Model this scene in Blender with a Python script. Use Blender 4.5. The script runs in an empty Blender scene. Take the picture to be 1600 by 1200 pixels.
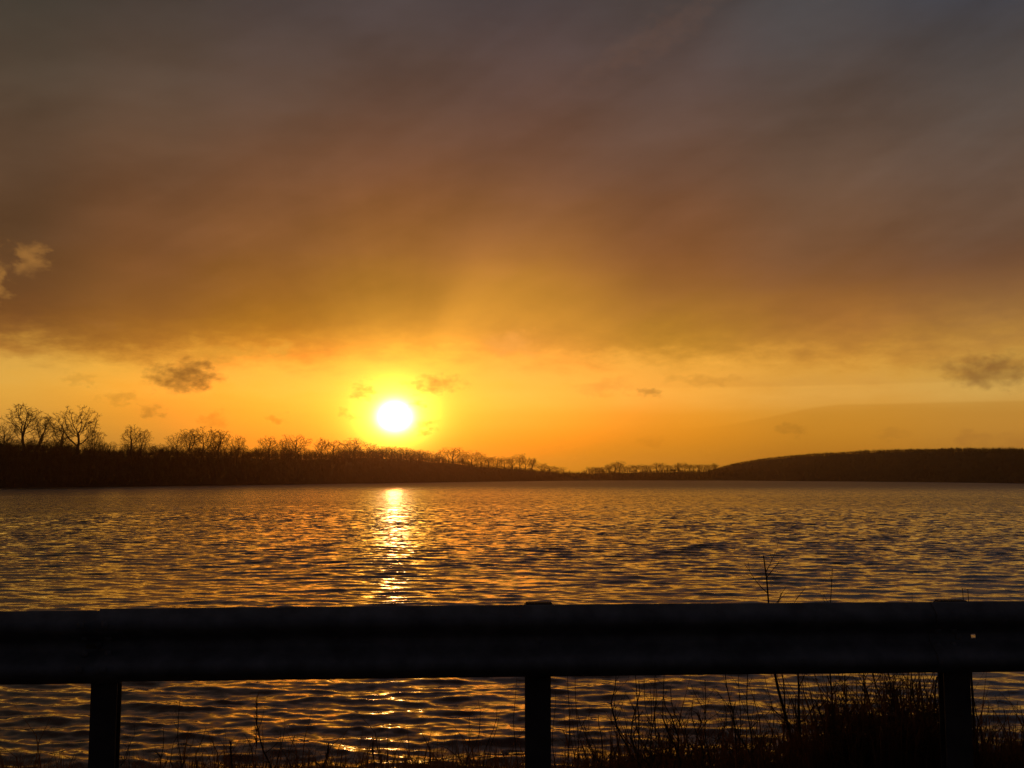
import bpy, math, random
import numpy as np
from mathutils import Vector

# ------------------------------------------------------------------ camera
S = bpy.context.scene
COL = S.collection
F = 1600.0                      # focal length in photo pixels (photo is 1600 x 1200)
CAM_Z = 2.8
HORIZON_Y = 746.0
PITCH = math.atan((HORIZON_Y - 600.0) / F)
CP, SP = math.cos(PITCH), math.sin(PITCH)
cam_d = bpy.data.cameras.new('camera')
cam_d.sensor_width = 36.0
cam_d.lens = 36.0
cam_d.clip_start = 0.05
cam_d.clip_end = 30000.0
cam = bpy.data.objects.new('camera', cam_d)
COL.objects.link(cam)
cam.location = (0, 0, CAM_Z)
cam.rotation_euler = (math.pi / 2 + PITCH, 0, 0)
S.camera = cam


def ray(px, py):
    u, v = (px - 800.0) / F, (600.0 - py) / F
    return u, CP - v * SP, SP + v * CP


def azel(px, py):
    x, y, z = ray(px, py)
    return math.degrees(math.atan2(x, y)), math.degrees(math.atan2(z, math.hypot(x, y)))


def at(px, py, Y):
    x, y, z = ray(px, py)
    return Vector((x / y * Y, Y, CAM_Z + z / y * Y))


# ------------------------------------------------------------------ view, light
S.view_settings.view_transform = 'Standard'
S.view_settings.look = 'None'
S.view_settings.gamma = 1.0
S.view_settings.exposure = 0.0
S.view_settings.use_curve_mapping = False
S.cycles.max_bounces = 8
S.cycles.volume_bounces = 0
S.cycles.sample_clamp_indirect = 5.0
S.cycles.sample_clamp_direct = 12.0
S.cycles.use_denoising = True

SUN_AZ, SUN_EL = azel(617, 652)
sun_d = bpy.data.lights.new('sun', 'SUN')
sun_d.energy = 0.09
sun_d.angle = math.radians(0.55)
sun_d.color = (1.0, 0.30, 0.07)
sun = bpy.data.objects.new('sun', sun_d)
COL.objects.link(sun)
a, e = math.radians(SUN_AZ), math.radians(SUN_EL)
sdir = Vector((math.sin(a) * math.cos(e), math.cos(a) * math.cos(e), math.sin(e)))
sun.rotation_euler = sdir.to_track_quat('Z', 'Y').to_euler()
sun.location = (0, 0, 60)


# ------------------------------------------------------------------ node helper
class G:
    """tiny wrapper that turns maths into shader nodes"""

    def __init__(self, tree):
        self.t = tree
        self.n = tree.nodes
        self.l = tree.links

    def put(self, sock, v):
        if hasattr(v, 'is_output'):
            self.l.new(v, sock)
        else:
            sock.default_value = v

    def m(self, op, a, b=None, c=None, clamp=False):
        n = self.n.new('ShaderNodeMath')
        n.operation = op
        n.use_clamp = clamp
        self.put(n.inputs[0], a)
        if b is not None:
            self.put(n.inputs[1], b)
        if c is not None:
            self.put(n.inputs[2], c)
        return n.outputs[0]

    def add(self, a, b): return self.m('ADD', a, b)
    def sub(self, a, b): return self.m('SUBTRACT', a, b)
    def mul(self, a, b): return self.m('MULTIPLY', a, b)
    def div(self, a, b): return self.m('DIVIDE', a, b)
    def mad(self, a, b, c): return self.m('MULTIPLY_ADD', a, b, c)

    def sstep(self, x, lo, hi, t0=0.0, t1=1.0):
        n = self.n.new('ShaderNodeMapRange')
        n.interpolation_type = 'SMOOTHSTEP'
        self.put(n.inputs['Value'], x)
        self.put(n.inputs['From Min'], lo)
        self.put(n.inputs['From Max'], hi)
        self.put(n.inputs['To Min'], t0)
        self.put(n.inputs['To Max'], t1)
        return n.outputs['Result']

    def xyz(self, x, y, z=0.0):
        n = self.n.new('ShaderNodeCombineXYZ')
        for i, v in enumerate((x, y, z)):
            self.put(n.inputs[i], v)
        return n.outputs[0]

    def sep(self, v):
        n = self.n.new('ShaderNodeSeparateXYZ')
        self.put(n.inputs[0], v)
        return n.outputs[0], n.outputs[1], n.outputs[2]

    def noise(self, vec, scale=1.0, detail=4.0, rough=0.55, out='Fac', dist=0.0):
        n = self.n.new('ShaderNodeTexNoise')
        n.noise_dimensions = '3D'
        self.put(n.inputs['Vector'], vec)
        n.inputs['Scale'].default_value = scale
        n.inputs['Detail'].default_value = detail
        n.inputs['Roughness'].default_value = rough
        n.inputs['Distortion'].default_value = dist
        return n.outputs[out]

    def vm(self, op, a, b=None, scale=None):
        n = self.n.new('ShaderNodeVectorMath')
        n.operation = op
        self.put(n.inputs[0], a)
        if b is not None:
            self.put(n.inputs[1], b)
        if scale is not None:
            self.put(n.inputs['Scale'], scale)
        return n.outputs['Value'] if op in ('DOT_PRODUCT', 'LENGTH') else n.outputs['Vector']

    def mix(self, f, a, b, mode='MIX'):
        n = self.n.new('ShaderNodeMix')
        n.data_type = 'RGBA'
        n.blend_type = mode
        n.clamp_factor = True
        self.put(n.inputs[0], f)
        self.put(n.inputs[6], a)
        self.put(n.inputs[7], b)
        return n.outputs[2]

    def ramp(self, f, stops, interp='LINEAR'):
        n = self.n.new('ShaderNodeValToRGB')
        cr = n.color_ramp
        cr.interpolation = interp
        while len(cr.elements) < len(stops):
            cr.elements.new(0.5)
        for el, (p, c) in zip(cr.elements, stops):
            el.position = p
            el.color = c
        self.put(n.inputs[0], f)
        return n.outputs[0]


def lin(c, k=1.0):
    o = []
    for v in c:
        v = v / 255.0
        o.append(k * (v / 12.92 if v <= 0.04045 else ((v + 0.055) / 1.055) ** 2.4))
    return tuple(o) + (1.0,)


# ------------------------------------------------------------------ sky
world = bpy.data.worlds.new('World')
S.world = world
world.use_nodes = True
world.cycles.sampling_method = 'NONE'
wt = world.node_tree
wt.nodes.clear()
g = G(wt)
tc = wt.nodes.new('ShaderNodeTexCoord')
D = tc.outputs['Generated']
dx, dy, dz = g.sep(D)
RAD = 180.0 / math.pi
az = g.mul(g.m('ARCTAN2', dx, dy), RAD)
el = g.mul(g.m('ARCSINE', dz), RAD)
toward = g.vm('DOT_PRODUCT', D, tuple(sdir))
sang = g.mul(g.m('ARCCOSINE', g.m('MINIMUM', toward, 1.0)), RAD)      # degrees from the sun

# soft cloud structure of the overcast deck: broad streaks that rise to the right
p1 = g.xyz(g.mad(el, 0.016, g.mul(az, 0.030)), g.mad(az, -0.075, g.mul(el, 0.15)), 3.1)
n_broad = g.sub(g.noise(p1, 1.0, 5.0, 0.55, dist=0.4), 0.5)
p2 = g.xyz(g.mul(az, 0.16), g.mad(az, -0.02, g.mul(el, 0.42)), 7.7)
n_fine = g.sub(g.noise(p2, 1.0, 5.0, 0.6), 0.5)
p3 = g.xyz(g.mul(az, 0.045), g.mul(el, 0.55), 1.7)
n_edge = g.sub(g.noise(p3, 1.0, 5.0, 0.6), 0.5)

deck = g.sstep(el, 4.0, 11.0)
warp = g.add(g.mul(n_broad, g.mul(deck, 3.6)), g.add(g.mul(n_fine, 0.9), g.mul(n_edge, 1.6)))
n_rag = g.sub(g.noise(g.xyz(g.mul(az, 0.42), g.mul(el, 1.1), 6.6), 1.0, 4.0, 0.65), 0.5)
warp = g.add(warp, g.mul(n_rag, g.mul(g.sstep(el, 3.5, 5.0, 0.0, 2.6), g.sstep(el, 7.0, 11.0, 1.0, 0.0))))
warp = g.mul(warp, g.sstep(el, 0.5, 5.5))
elw = g.add(el, warp)
fac = g.m('DIVIDE', elw, 45.0, clamp=True)

ROWS = [0, 100, 200, 300, 400, 450, 500, 540, 565, 590, 620, 650, 690, 730]
TAB = {
    0: [(60, 57, 51), (72, 63, 53), (82, 66, 52), (88, 64, 46), (92, 64, 40), (96, 64, 36), (108, 68, 34), (138, 88, 38), (190, 135, 52), (224, 172, 76), (226, 168, 66), (222, 160, 60), (196, 140, 60), (180, 125, 50)],
    220: [(66, 59, 55), (80, 66, 56), (94, 72, 56), (108, 74, 50), (120, 76, 42), (122, 78, 38), (140, 90, 36), (160, 104, 34), (205, 145, 50), (238, 178, 66), (242, 172, 56), (228, 158, 45), (205, 145, 50), (185, 130, 48)],
    420: [(72, 63, 62), (84, 68, 60), (100, 74, 58), (120, 78, 50), (140, 90, 46), (152, 98, 42), (172, 112, 34), (190, 128, 36), (232, 165, 52), (250, 182, 64), (252, 178, 50), (250, 168, 36), (228, 150, 30), (205, 138, 30)],
    617: [(78, 68, 68), (88, 70, 62), (104, 74, 58), (130, 82, 50), (158, 102, 46), (172, 116, 42), (192, 130, 42), (226, 158, 52), (250, 180, 58), (255, 190, 58), (255, 190, 48), (255, 185, 36), (250, 160, 12), (232, 140, 10)],
    820: [(76, 68, 70), (92, 72, 66), (104, 74, 60), (122, 80, 53), (164, 106, 50), (188, 128, 46), (205, 140, 48), (220, 150, 56), (246, 172, 64), (255, 182, 70), (255, 180, 62), (254, 170, 45), (240, 150, 15), (210, 145, 30)],
    1050: [(76, 68, 66), (86, 70, 66), (98, 74, 62), (112, 76, 54), (134, 84, 46), (146, 94, 44), (172, 118, 40), (188, 132, 42), (226, 160, 58), (248, 178, 70), (240, 170, 66), (236, 155, 40), (224, 142, 28), (205, 140, 40)],
    1300: [(70, 68, 70), (80, 72, 70), (92, 74, 64), (104, 78, 60), (118, 80, 52), (128, 84, 48), (165, 108, 48), (182, 124, 50), (204, 142, 54), (226, 166, 68), (222, 164, 76), (212, 148, 50), (206, 140, 42), (195, 130, 40)],
    1600: [(54, 62, 76), (72, 68, 70), (86, 76, 70), (98, 78, 66), (106, 78, 58), (114, 76, 52), (148, 104, 56), (178, 128, 58), (186, 134, 58), (204, 160, 72), (212, 168, 86), (200, 144, 60), (200, 142, 58), (180, 125, 50)],
}
col = None
prev = None
for px in sorted(TAB):
    stops = []
    for y, c in zip(ROWS, TAB[px]):
        boost = 1.07 if 560 < y < 700 else 1.0
        stops.append((max(0.0, azel(800, y)[1] / 45.0), lin(c, boost)))
    hi = TAB[px][0]
    stops.append((0.75, lin((0.5 * hi[0] + 26, 0.5 * hi[1] + 23, 0.5 * hi[2] + 21))))
    stops.append((1.0, lin((47, 41, 39))))
    stops.sort(key=lambda s: s[0])
    r = g.ramp(fac, stops, 'B_SPLINE')
    ax = azel(px, HORIZON_Y)[0]
    if col is None:
        col = r
    else:
        col = g.mix(g.sstep(az, prev, ax), col, r)
    prev = ax

# light and dark streaks of the deck, and faint shafts fanning up from the sun
ex, ey = g.sub(az, SUN_AZ), g.sub(el, SUN_EL)
theta = g.m('ARCTAN2', ex, ey)
shaft = g.sub(g.noise(g.xyz(g.mul(theta, 2.6), g.mul(sang, 0.012), 5.3), 1.0, 3.0, 0.5), 0.5)
shaft = g.mul(shaft, g.mul(g.sstep(sang, 3.0, 7.0), g.sstep(sang, 13.0, 30.0, 1.0, 0.0)))
beam = g.m('EXPONENT', g.mul(g.m('POWER', g.div(g.sub(theta, 0.60), 0.20), 2.0), -1.0))
beam = g.mul(beam, g.mul(g.sstep(sang, 3.0, 6.0), g.sstep(sang, 7.0, 13.5, 1.0, 0.0)))
tex = g.add(g.mul(n_broad, 0.95), g.add(g.mul(n_fine, 0.48), g.mul(shaft, 0.38)))
tex = g.add(g.mul(tex, g.sstep(el, 4.5, 8.0)), g.mul(n_edge, g.sstep(el, 1.5, 6.0, 0.02, 0.22)))
gain = g.add(1.0, g.add(tex, g.mul(beam, 0.28)))
col = g.vm('SCALE', col, scale=gain)

# a thin far cloud bank low on the right: slightly duller below its upper edge
ax0, ax1 = azel(1080, 700)[0], azel(1330, 700)[0]
edge_el = g.add(g.sstep(az, ax0, ax1, azel(1080, 668)[1], azel(1330, 631)[1]), g.mul(n_edge, 0.35))
bank = g.mul(g.sstep(g.sub(edge_el, el), -0.03, 0.12), g.sstep(az, azel(1000, 700)[0], azel(1280, 700)[0], 0.0, 1.0))
col = g.mix(g.mul(bank, 0.55), col, g.mix(1.0, col, (0.84, 0.78, 0.58, 1), 'MULTIPLY'))
# the straight lower rim of the deck on the right
rim_el = g.add(azel(1300, 602)[1], g.mul(n_edge, 0.35))
rim = g.mul(g.sstep(g.sub(el, rim_el), -0.05, 0.10), g.mul(g.sstep(g.sub(el, rim_el), 0.3, 2.2, 1.0, 0.0), g.sstep(az, 4.0, 14.0)))
col = g.mix(g.mul(rim, 0.5), col, g.mix(1.0, col, (0.86, 0.80, 0.72, 1), 'MULTIPLY'))

# glare of the low sun in the thin cloud around it
ell = g.m('SQRT', g.add(g.mul(ex, ex), g.m('POWER', g.mul(ey, g.sstep(ey, -0.6, 0.6, 1.22, 1.08)), 2.0)))
g1 = g.m('EXPONENT', g.mul(g.m('POWER', g.div(ell, 2.1), 2.0), -1.0))
g2 = g.m('EXPONENT', g.mul(g.div(ell, 2.3), -1.0))
g4 = g.m('EXPONENT', g.mul(g.m('POWER', g.div(ell, 1.25), 2.0), -1.0))
col = g.vm('ADD', col, g.vm('SCALE', (6.0, 3.4, 0.25), scale=g4))
g3 = g.m('EXPONENT', g.mul(g.add(g.m('POWER', g.div(ex, 9.0), 2.0), g.m('POWER', g.div(g.sub(el, 4.0), 2.3), 2.0)), -1.0))
col = g.vm('ADD', col, g.vm('SCALE', (1.7, 0.17, 0.03), scale=g3))     # the band under the deck is brighter than the film can hold
core = g.m('EXPONENT', g.mul(g.m('POWER', g.div(ell, 0.66), 2.0), -1.0))
col = g.vm('ADD', col, g.vm('SCALE', (2.0, 1.15, 0.16), scale=g1))
col = g.vm('ADD', col, g.vm('SCALE', (0.42, 0.33, 0.02), scale=g2))

# small ragged scud clouds: (x, y, half width, half height, darkness, tone)
pn = g.noise(g.xyz(g.mul(az, 1.0), g.mul(el, 1.6), 2.2), 1.0, 4.0, 0.6)
pn2 = g.noise(g.xyz(g.mul(az, 1.0), g.mul(el, 1.6), 9.4), 1.0, 4.0, 0.6)
wx = g.mul(g.sub(pn, 0.5), 2.8)
wy = g.mul(g.sub(pn2, 0.5), 1.6)
pd = g.mul(g.sub(g.noise(g.xyz(g.mul(az, 1.7), g.mul(el, 2.6), 4.4), 1.0, 3.0, 0.5), 0.5), 2.0)
azp, elp = g.add(az, wx), g.add(el, wy)
DARK = lin((112, 72, 30))
PUFF = [
    (285, 590, 58, 24, 0.85, DARK), (300, 574, 40, 14, 0.45, DARK),
    (1548, 582, 60, 28, 0.62, lin((120, 78, 42))), (1500, 572, 60, 18, 0.3, lin((140, 92, 44))),
    (570, 613, 26, 15, 0.62, lin((214, 140, 40))), (682, 600, 46, 16, 0.72, lin((205, 130, 45))),
    (645, 631, 20, 9, 0.85, lin((214, 150, 20))), (662, 667, 22, 11, 0.6, lin((225, 145, 20))),
    (236, 641, 24, 11, 0.55, lin((170, 110, 35))), (183, 621, 26, 9, 0.4, lin((185, 125, 40))),
    (428, 653, 22, 8, 0.5, lin((200, 125, 25))), (330, 656, 22, 14, 0.45, lin((190, 120, 25))),
    (1015, 614, 28, 11, 0.55, lin((160, 108, 40))), (125, 596, 24, 7, 0.35, lin((190, 135, 50))),
    (940, 605, 50, 12, 0.30, lin((190, 125, 45))), (545, 648, 14, 6, 0.35, lin((220, 140, 25))),
    (1235, 672, 22, 8, 0.40, lin((160, 105, 30))), (1395, 678, 26, 10, 0.30, lin((165, 110, 40))),
    (1525, 683, 26, 13, 0.35, lin((160, 105, 45))), (1015, 690, 24, 8, 0.30, lin((200, 120, 20))),
    (1590, 690, 30, 16, 0.35, lin((165, 108, 45))), (1100, 594, 70, 9, 0.30, lin((180, 118, 40))),
    # sun-warmed upper rags in front of the deck
    (46, 402, 26, 24, 0.72, lin((168, 116, 56))), (-4, 440, 20, 28, 0.72, lin((172, 120, 56))),
    (15, 546, 60, 12, 0.45, lin((178, 118, 48))), (800, 535, 46, 24, 0.75, lin((250, 168, 74))),
    (360, 553, 80, 14, 0.62, lin((222, 156, 52))), (440, 551, 26, 14, 0.7, lin((236, 168, 58))),
    (165, 507, 40, 8, 0.22, lin((160, 105, 52))), (1020, 62, 120, 30, 0.22, lin((118, 86, 70))),
]
for (px, py, hw, hh, k, tone) in PUFF:
    A, E = azel(px, py)
    qx = g.div(g.sub(azp, A), 0.9 * hw / F * RAD)
    qy = g.div(g.sub(elp, E), 0.95 * hh / F * RAD)
    if (px, py) == (1020, 62):
        qy = g.div(g.sub(g.sub(elp, E), g.mul(g.sub(az, A), 0.45)), 0.95 * hh / F * RAD)
    rr = g.add(g.add(g.mul(qx, qx), g.mul(qy, qy)), pd)
    mask = g.sstep(rr, -0.7, 1.6, k * 1.1, 0.0)
    col = g.mix(mask, col, tone)

col = g.vm('ADD', col, g.vm('SCALE', (10.0, 9.0, 7.0), scale=core))

# away from the sunset the deck falls into blue-grey dusk
away = g.sstep(sang, 35.0, 140.0)
col = g.mix(away, col, lin((33, 34, 43)))

# the blue of the clear air above the deck, thinned by the cloud
sky = wt.nodes.new('ShaderNodeTexSky')
sky.sky_type = 'NISHITA'
sky.sun_disc = False
sky.sun_elevation = math.radians(SUN_EL)
sky.sun_rotation = math.radians(SUN_AZ)
sky.air_density = 1.5
sky.dust_density = 3.0
bg1 = wt.nodes.new('ShaderNodeBackground')
g.put(bg1.inputs['Color'], col)
bg1.inputs['Strength'].default_value = 0.97
bg2 = wt.nodes.new('ShaderNodeBackground')
g.put(bg2.inputs['Color'], sky.outputs[0])
bg2.inputs['Strength'].default_value = 0.0012
addn = wt.nodes.new('ShaderNodeAddShader')
wt.links.new(bg1.outputs[0], addn.inputs[0])
wt.links.new(bg2.outputs[0], addn.inputs[1])
wo = wt.nodes.new('ShaderNodeOutputWorld')
wt.links.new(addn.outputs[0], wo.inputs['Surface'])


# ------------------------------------------------------------------ materials
def new_mat(name):
    m = bpy.data.materials.new(name)
    m.use_nodes = True
    b = m.node_tree.nodes['Principled BSDF']
    return m, G(m.node_tree), b


def noisy(name, c1, c2, scale, rough=0.8, metal=0.0, spec=0.3, trans=0.0):
    m, h, b = new_mat(name)
    co = m.node_tree.nodes.new('ShaderNodeTexCoord').outputs['Object']
    n = h.noise(co, scale, 5.0, 0.6)
    h.put(b.inputs['Base Color'], h.ramp(n, [(0.3, c1 + (1,)), (0.7, c2 + (1,))]))
    h.put(b.inputs['Roughness'], h.mad(n, 0.2, rough - 0.1))
    b.inputs['Metallic'].default_value = metal
    b.inputs['Specular IOR Level'].default_value = spec
    if trans:
        tr = m.node_tree.nodes.new('ShaderNodeBsdfTranslucent')
        tr.inputs['Color'].default_value = c2 + (1,)
        mx = m.node_tree.nodes.new('ShaderNodeMixShader')
        mx.inputs[0].default_value = trans
        out = m.node_tree.nodes['Material Output']
        m.node_tree.links.new(b.outputs[0], mx.inputs[1])
        m.node_tree.links.new(tr.outputs[0], mx.inputs[2])
        m.node_tree.links.new(mx.outputs[0], out.inputs['Surface'])
    return m


M_SOIL = noisy('soil', (0.035, 0.026, 0.018), (0.075, 0.055, 0.035), 3.0, 0.95, spec=0.1)
M_ASPHALT = noisy('asphalt', (0.035, 0.035, 0.036), (0.065, 0.063, 0.06), 40.0, 0.9)
M_LAND = noisy('leaf_litter', (0.030, 0.022, 0.015), (0.065, 0.048, 0.030), 0.15, 0.95, spec=0.05)
M_BARK = noisy('bark', (0.045, 0.035, 0.027), (0.10, 0.078, 0.06), 3.0, 0.95, spec=0.1)
M_TWIG = noisy('twigs', (0.05, 0.034, 0.024), (0.11, 0.072, 0.048), 2.0, 0.9, spec=0.1)
M_GRASS = noisy('dry_grass', (0.045, 0.026, 0.013), (0.13, 0.07, 0.032), 6.0, 0.8, spec=0.2, trans=0.55)
M_STALK = noisy('dry_stalk', (0.04, 0.024, 0.014), (0.095, 0.056, 0.03), 8.0, 0.8, spec=0.2)
M_STEEL = noisy('galvanised_steel', (0.11, 0.108, 0.112), (0.25, 0.245, 0.25), 7.0, 0.65, metal=0.25, spec=0.3)
M_POST = noisy('weathered_post_steel', (0.06, 0.05, 0.045), (0.13, 0.115, 0.105), 6.0, 0.8, metal=0.2, spec=0.25)
M_WOOD = noisy('weathered_timber', (0.06, 0.045, 0.032), (0.14, 0.11, 0.08), 9.0, 0.9, spec=0.15)


def water_material():
    m, h, b = new_mat('lake_water')
    nt = m.node_tree
    geo = nt.nodes.new('ShaderNodeNewGeometry')
    pos = geo.outputs['Position']
    x, y, z = h.sep(pos)
    dist = h.m('SQRT', h.add(h.mul(x, x), h.mul(y, y)))       # metres out from the near bank
    far = h.sstep(dist, 12.0, 60.0)

    def slopes(sx, sy, seed, detail):
        v = h.xyz(h.mad(y, 0.16 * sx, h.mul(x, sx)), h.mul(y, sy), seed)
        c = h.noise(v, 1.0, detail, 0.6, out='Color')
        r, gg, bb = h.sep(c)
        return h.sub(r, 0.5), h.sub(gg, 0.5)
    ax_, ay_ = slopes(3.0, 9.0, 1.3, 4.0)       # ripples of a hand's width
    bx_, by_ = slopes(1.7, 2.8, 4.1, 4.0)       # wind waves, where the mesh no longer carries them
    gx_, gy_ = slopes(0.02, 0.05, 8.7, 3.0)      # gust patches
    gust = h.add(1.0, h.mul(gx_, 1.6))
    sx = h.add(h.mul(ax_, 0.22), h.mul(h.mul(bx_, far), 1.0))
    sy = h.add(h.mul(ay_, 0.45), h.mul(h.mul(by_, far), 1.5))
    sx, sy = h.mul(sx, gust), h.add(h.mul(sy, gust), h.mul(far, 0.07))   # far off, only the faces turned this way show
    nrm = h.vm('NORMALIZE', h.vm('ADD', geo.outputs['Normal'], h.xyz(h.mul(sx, -1.0), h.mul(sy, -1.0), 0.0)))
    h.put(b.inputs['Normal'], nrm)
    b.inputs['Base Color'].default_value = (0.060, 0.016, 0.008, 1)
    b.inputs['IOR'].default_value = 1.7
    b.inputs['Specular IOR Level'].default_value = 0.5
    b.inputs['Specular Tint'].default_value = (1.0, 0.60, 0.48, 1.0)
    h.put(b.inputs['Roughness'], h.add(0.045, h.mul(h.sstep(dist, 40.0, 400.0), 0.33)))
    return m


M_WATER = water_material()


# ------------------------------------------------------------------ mesh helpers
def mesh_obj(name, verts, faces, mat, parent=None, smooth=False):
    me = bpy.data.meshes.new(name)
    verts = np.asarray(verts, dtype=np.float32)
    faces = np.asarray(faces, dtype=np.int32)
    k = faces.shape[1]
    me.vertices.add(len(verts))
    me.vertices.foreach_set('co', verts.ravel())
    me.loops.add(faces.size)
    me.loops.foreach_set('vertex_index', faces.ravel())
    me.polygons.add(len(faces))
    me.polygons.foreach_set('loop_start', np.arange(0, faces.size, k, dtype=np.int32))
    me.polygons.foreach_set('loop_total', np.full(len(faces), k, dtype=np.int32))
    if smooth:
        me.polygons.foreach_set('use_smooth', np.ones(len(faces), dtype=bool))
    me.update(calc_edges=True)
    me.validate()
    if mat:
        me.materials.append(mat)
    o = bpy.data.objects.new(name, me)
    COL.objects.link(o)
    if parent:
        o.parent = parent
    return o


def grid_faces(nr, nc):
    i = np.arange(nr - 1)[:, None] * nc + np.arange(nc - 1)[None, :]
    i = i.ravel()
    return np.stack([i, i + 1, i + nc + 1, i + nc], 1)


def tag(o, label, cat, group=None):
    o['label'] = label
    o['category'] = cat
    if group:
        o['group'] = group
    return o


def empty(name, loc=(0, 0, 0)):
    o = bpy.data.objects.new(name, None)
    o.empty_display_size = 0.2
    COL.objects.link(o)
    o.location = loc
    return o


def tubes(segs, sides=4):
    """segs: (p0, r0, p1, r1) -> verts, quads"""
    n = len(segs)
    p0 = np.array([s[0] for s in segs], dtype=np.float64)
    p1 = np.array([s[2] for s in segs], dtype=np.float64)
    r0 = np.array([s[1] for s in segs])[:, None]
    r1 = np.array([s[3] for s in segs])[:, None]
    d = p1 - p0
    d /= np.maximum(np.linalg.norm(d, axis=1, keepdims=True), 1e-9)
    ref = np.where(np.abs(d[:, 2:3]) > 0.9, np.array([[1.0, 0, 0]]), np.array([[0, 0, 1.0]]))
    u = np.cross(d, ref)
    u /= np.linalg.norm(u, axis=1, keepdims=True)
    w = np.cross(d, u)
    V = np.zeros((n, 2 * sides, 3))
    for k in range(sides):
        a = 2 * math.pi * k / sides
        off = u * math.cos(a) + w * math.sin(a)
        V[:, k] = p0 + off * r0
        V[:, sides + k] = p1 + off * r1
    Fc = []
    base = np.arange(n) * 2 * sides
    for k in range(sides):
        k2 = (k + 1) % sides
        Fc.append(np.stack([base + k, base + k2, base + sides + k2, base + sides + k], 1))
    return V.reshape(-1, 3), np.concatenate(Fc)


def vnoise(x, y, seed, octaves=4):
    """cheap smooth noise from summed sines, about -1..1"""
    rs = np.random.RandomState(seed)
    out = 0.0
    amp = 1.0
    tot = 0.0
    f = 1.0
    for _ in range(octaves):
        for _ in range(3):
            a = rs.uniform(0, 2 * math.pi)
            out = out + amp * np.sin(f * (x * math.cos(a) + y * math.sin(a)) * rs.uniform(0.7, 1.4) + rs.uniform(0, 6.28))
        tot += amp * 1.6
        amp *= 0.5
        f *= 2.1
    return out / tot


# ------------------------------------------------------------------ lake
def build_water():
    rs = np.random.RandomState(11)
    inner = np.linspace(-34, 34, 760)
    phi = np.radians(np.concatenate([np.linspace(-75, -34.3, 40), inner, np.linspace(34.3, 75, 40)]))
    r = [8.2]
    while r[-1] < 200:
        r.append(r[-1] * 1.0042)
    while r[-1] < 1700:
        r.append(r[-1] * 1.03)
    r = np.array(r)
    R, P = np.meshgrid(r, phi, indexing='ij')
    X = (R * np.sin(P)).astype(np.float32)
    Y = (R * np.cos(P)).astype(np.float32)
    sp = (np.maximum(R * 0.0042, 0.02)).astype(np.float32)
    Z = np.zeros_like(X)
    DX = np.zeros_like(X)
    DY = np.zeros_like(X)
    gust = (1.0 + 0.35 * vnoise(X * 0.16, Y * 0.16, 5, 3)).astype(np.float32)
    comps = [(rs.uniform(0.7, 1.5), 0.025, 0.30) for _ in range(16)]
    comps += [(math.exp(rs.uniform(math.log(0.25), math.log(0.7))), 0.024, 0.46) for _ in range(44)]
    comps += [(math.exp(rs.uniform(math.log(0.10), math.log(0.25))), 0.027, 0.70) for _ in range(40)]
    for (L, slope, spread) in comps:
        th = math.radians(7) + rs.normal(0, spread)
        k = 2 * math.pi / L
        kx, ky = k * math.sin(th), k * math.cos(th)
        amp = slope / k
        w = np.clip((L - 2.0 * sp) / (2.2 * sp), 0, 1)
        ph = (kx * X + ky * Y + rs.uniform(0, 6.283)).astype(np.float32)
        A = amp * w * gust
        if L > 0.2:
            ph = ph + 0.55 * np.cos(ph)          # steep fronts towards the near bank, long backs
        Z += A * np.cos(ph)
        s = A * np.sin(ph)
        DX -= 0.8 * s * math.sin(th)
        DY -= 0.8 * s * math.cos(th)
    V = np.stack([X + DX, Y + DY, Z], -1).reshape(-1, 3)
    o = mesh_obj('lake_water', V, grid_faces(len(r), len(phi))[:, ::-1], M_WATER, smooth=True)
    o['kind'] = 'structure'
    return o


build_water()


# ------------------------------------------------------------------ near bank and road shoulder
BX = np.array([-20, 4.3, 4.75, 5.3, 6.0, 7.0, 8.0, 9.0, 9.8, 11.5, 14.0])
BZ = np.array([1.50, 1.48, 1.38, 1.17, 0.95, 0.66, 0.38, 0.13, -0.08, -0.5, -1.0])


def bank_z(x, y):
    z = np.interp(y, BX, BZ)
    bump = 0.05 * vnoise(np.asarray(x) * 1.6, np.asarray(y) * 1.6, 21, 4)
    right = 0.10 * np.clip((np.asarray(x) - 0.3) / 1.5, 0, 1) * np.clip((np.asarray(y) - 4.5) / 0.8, 0, 1)
    return z + (bump + right) * np.clip((np.asarray(y) - 4.2) / 0.6, 0, 1)


def build_bank():
    xs = np.linspace(-40, 40, 321)
    ys = np.concatenate([[3.95], np.arange(4.2, 14.0, 0.12)])
    YY, XX = np.meshgrid(ys, xs, indexing='ij')
    V = np.stack([XX, YY, bank_z(XX, YY)], -1).reshape(-1, 3)
    o = mesh_obj('grassy_bank', V, grid_faces(len(ys), len(xs)), M_SOIL, smooth=True)
    o['kind'] = 'structure'
    V = [(-60, -30, 1.50), (60, -30, 1.50), (60, 3.96, 1.498), (-60, 3.96, 1.498)]
    o = mesh_obj('road', V, [(0, 1, 2, 3)], M_ASPHALT)
    o['kind'] = 'structure'


build_bank()

# ------------------------------------------------------------------ far land
SHX = [-700, -300, 0, 150, 300, 450, 600, 720, 820, 900, 1000, 1130, 1250, 1400, 1600, 1900, 2300]
SHD = [190, 225, 262, 295, 340, 405, 500, 620, 770, 900, 960, 930, 790, 650, 470, 340, 250]


def shore_d(px):
    return np.interp(px, SHX, SHD)


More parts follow.
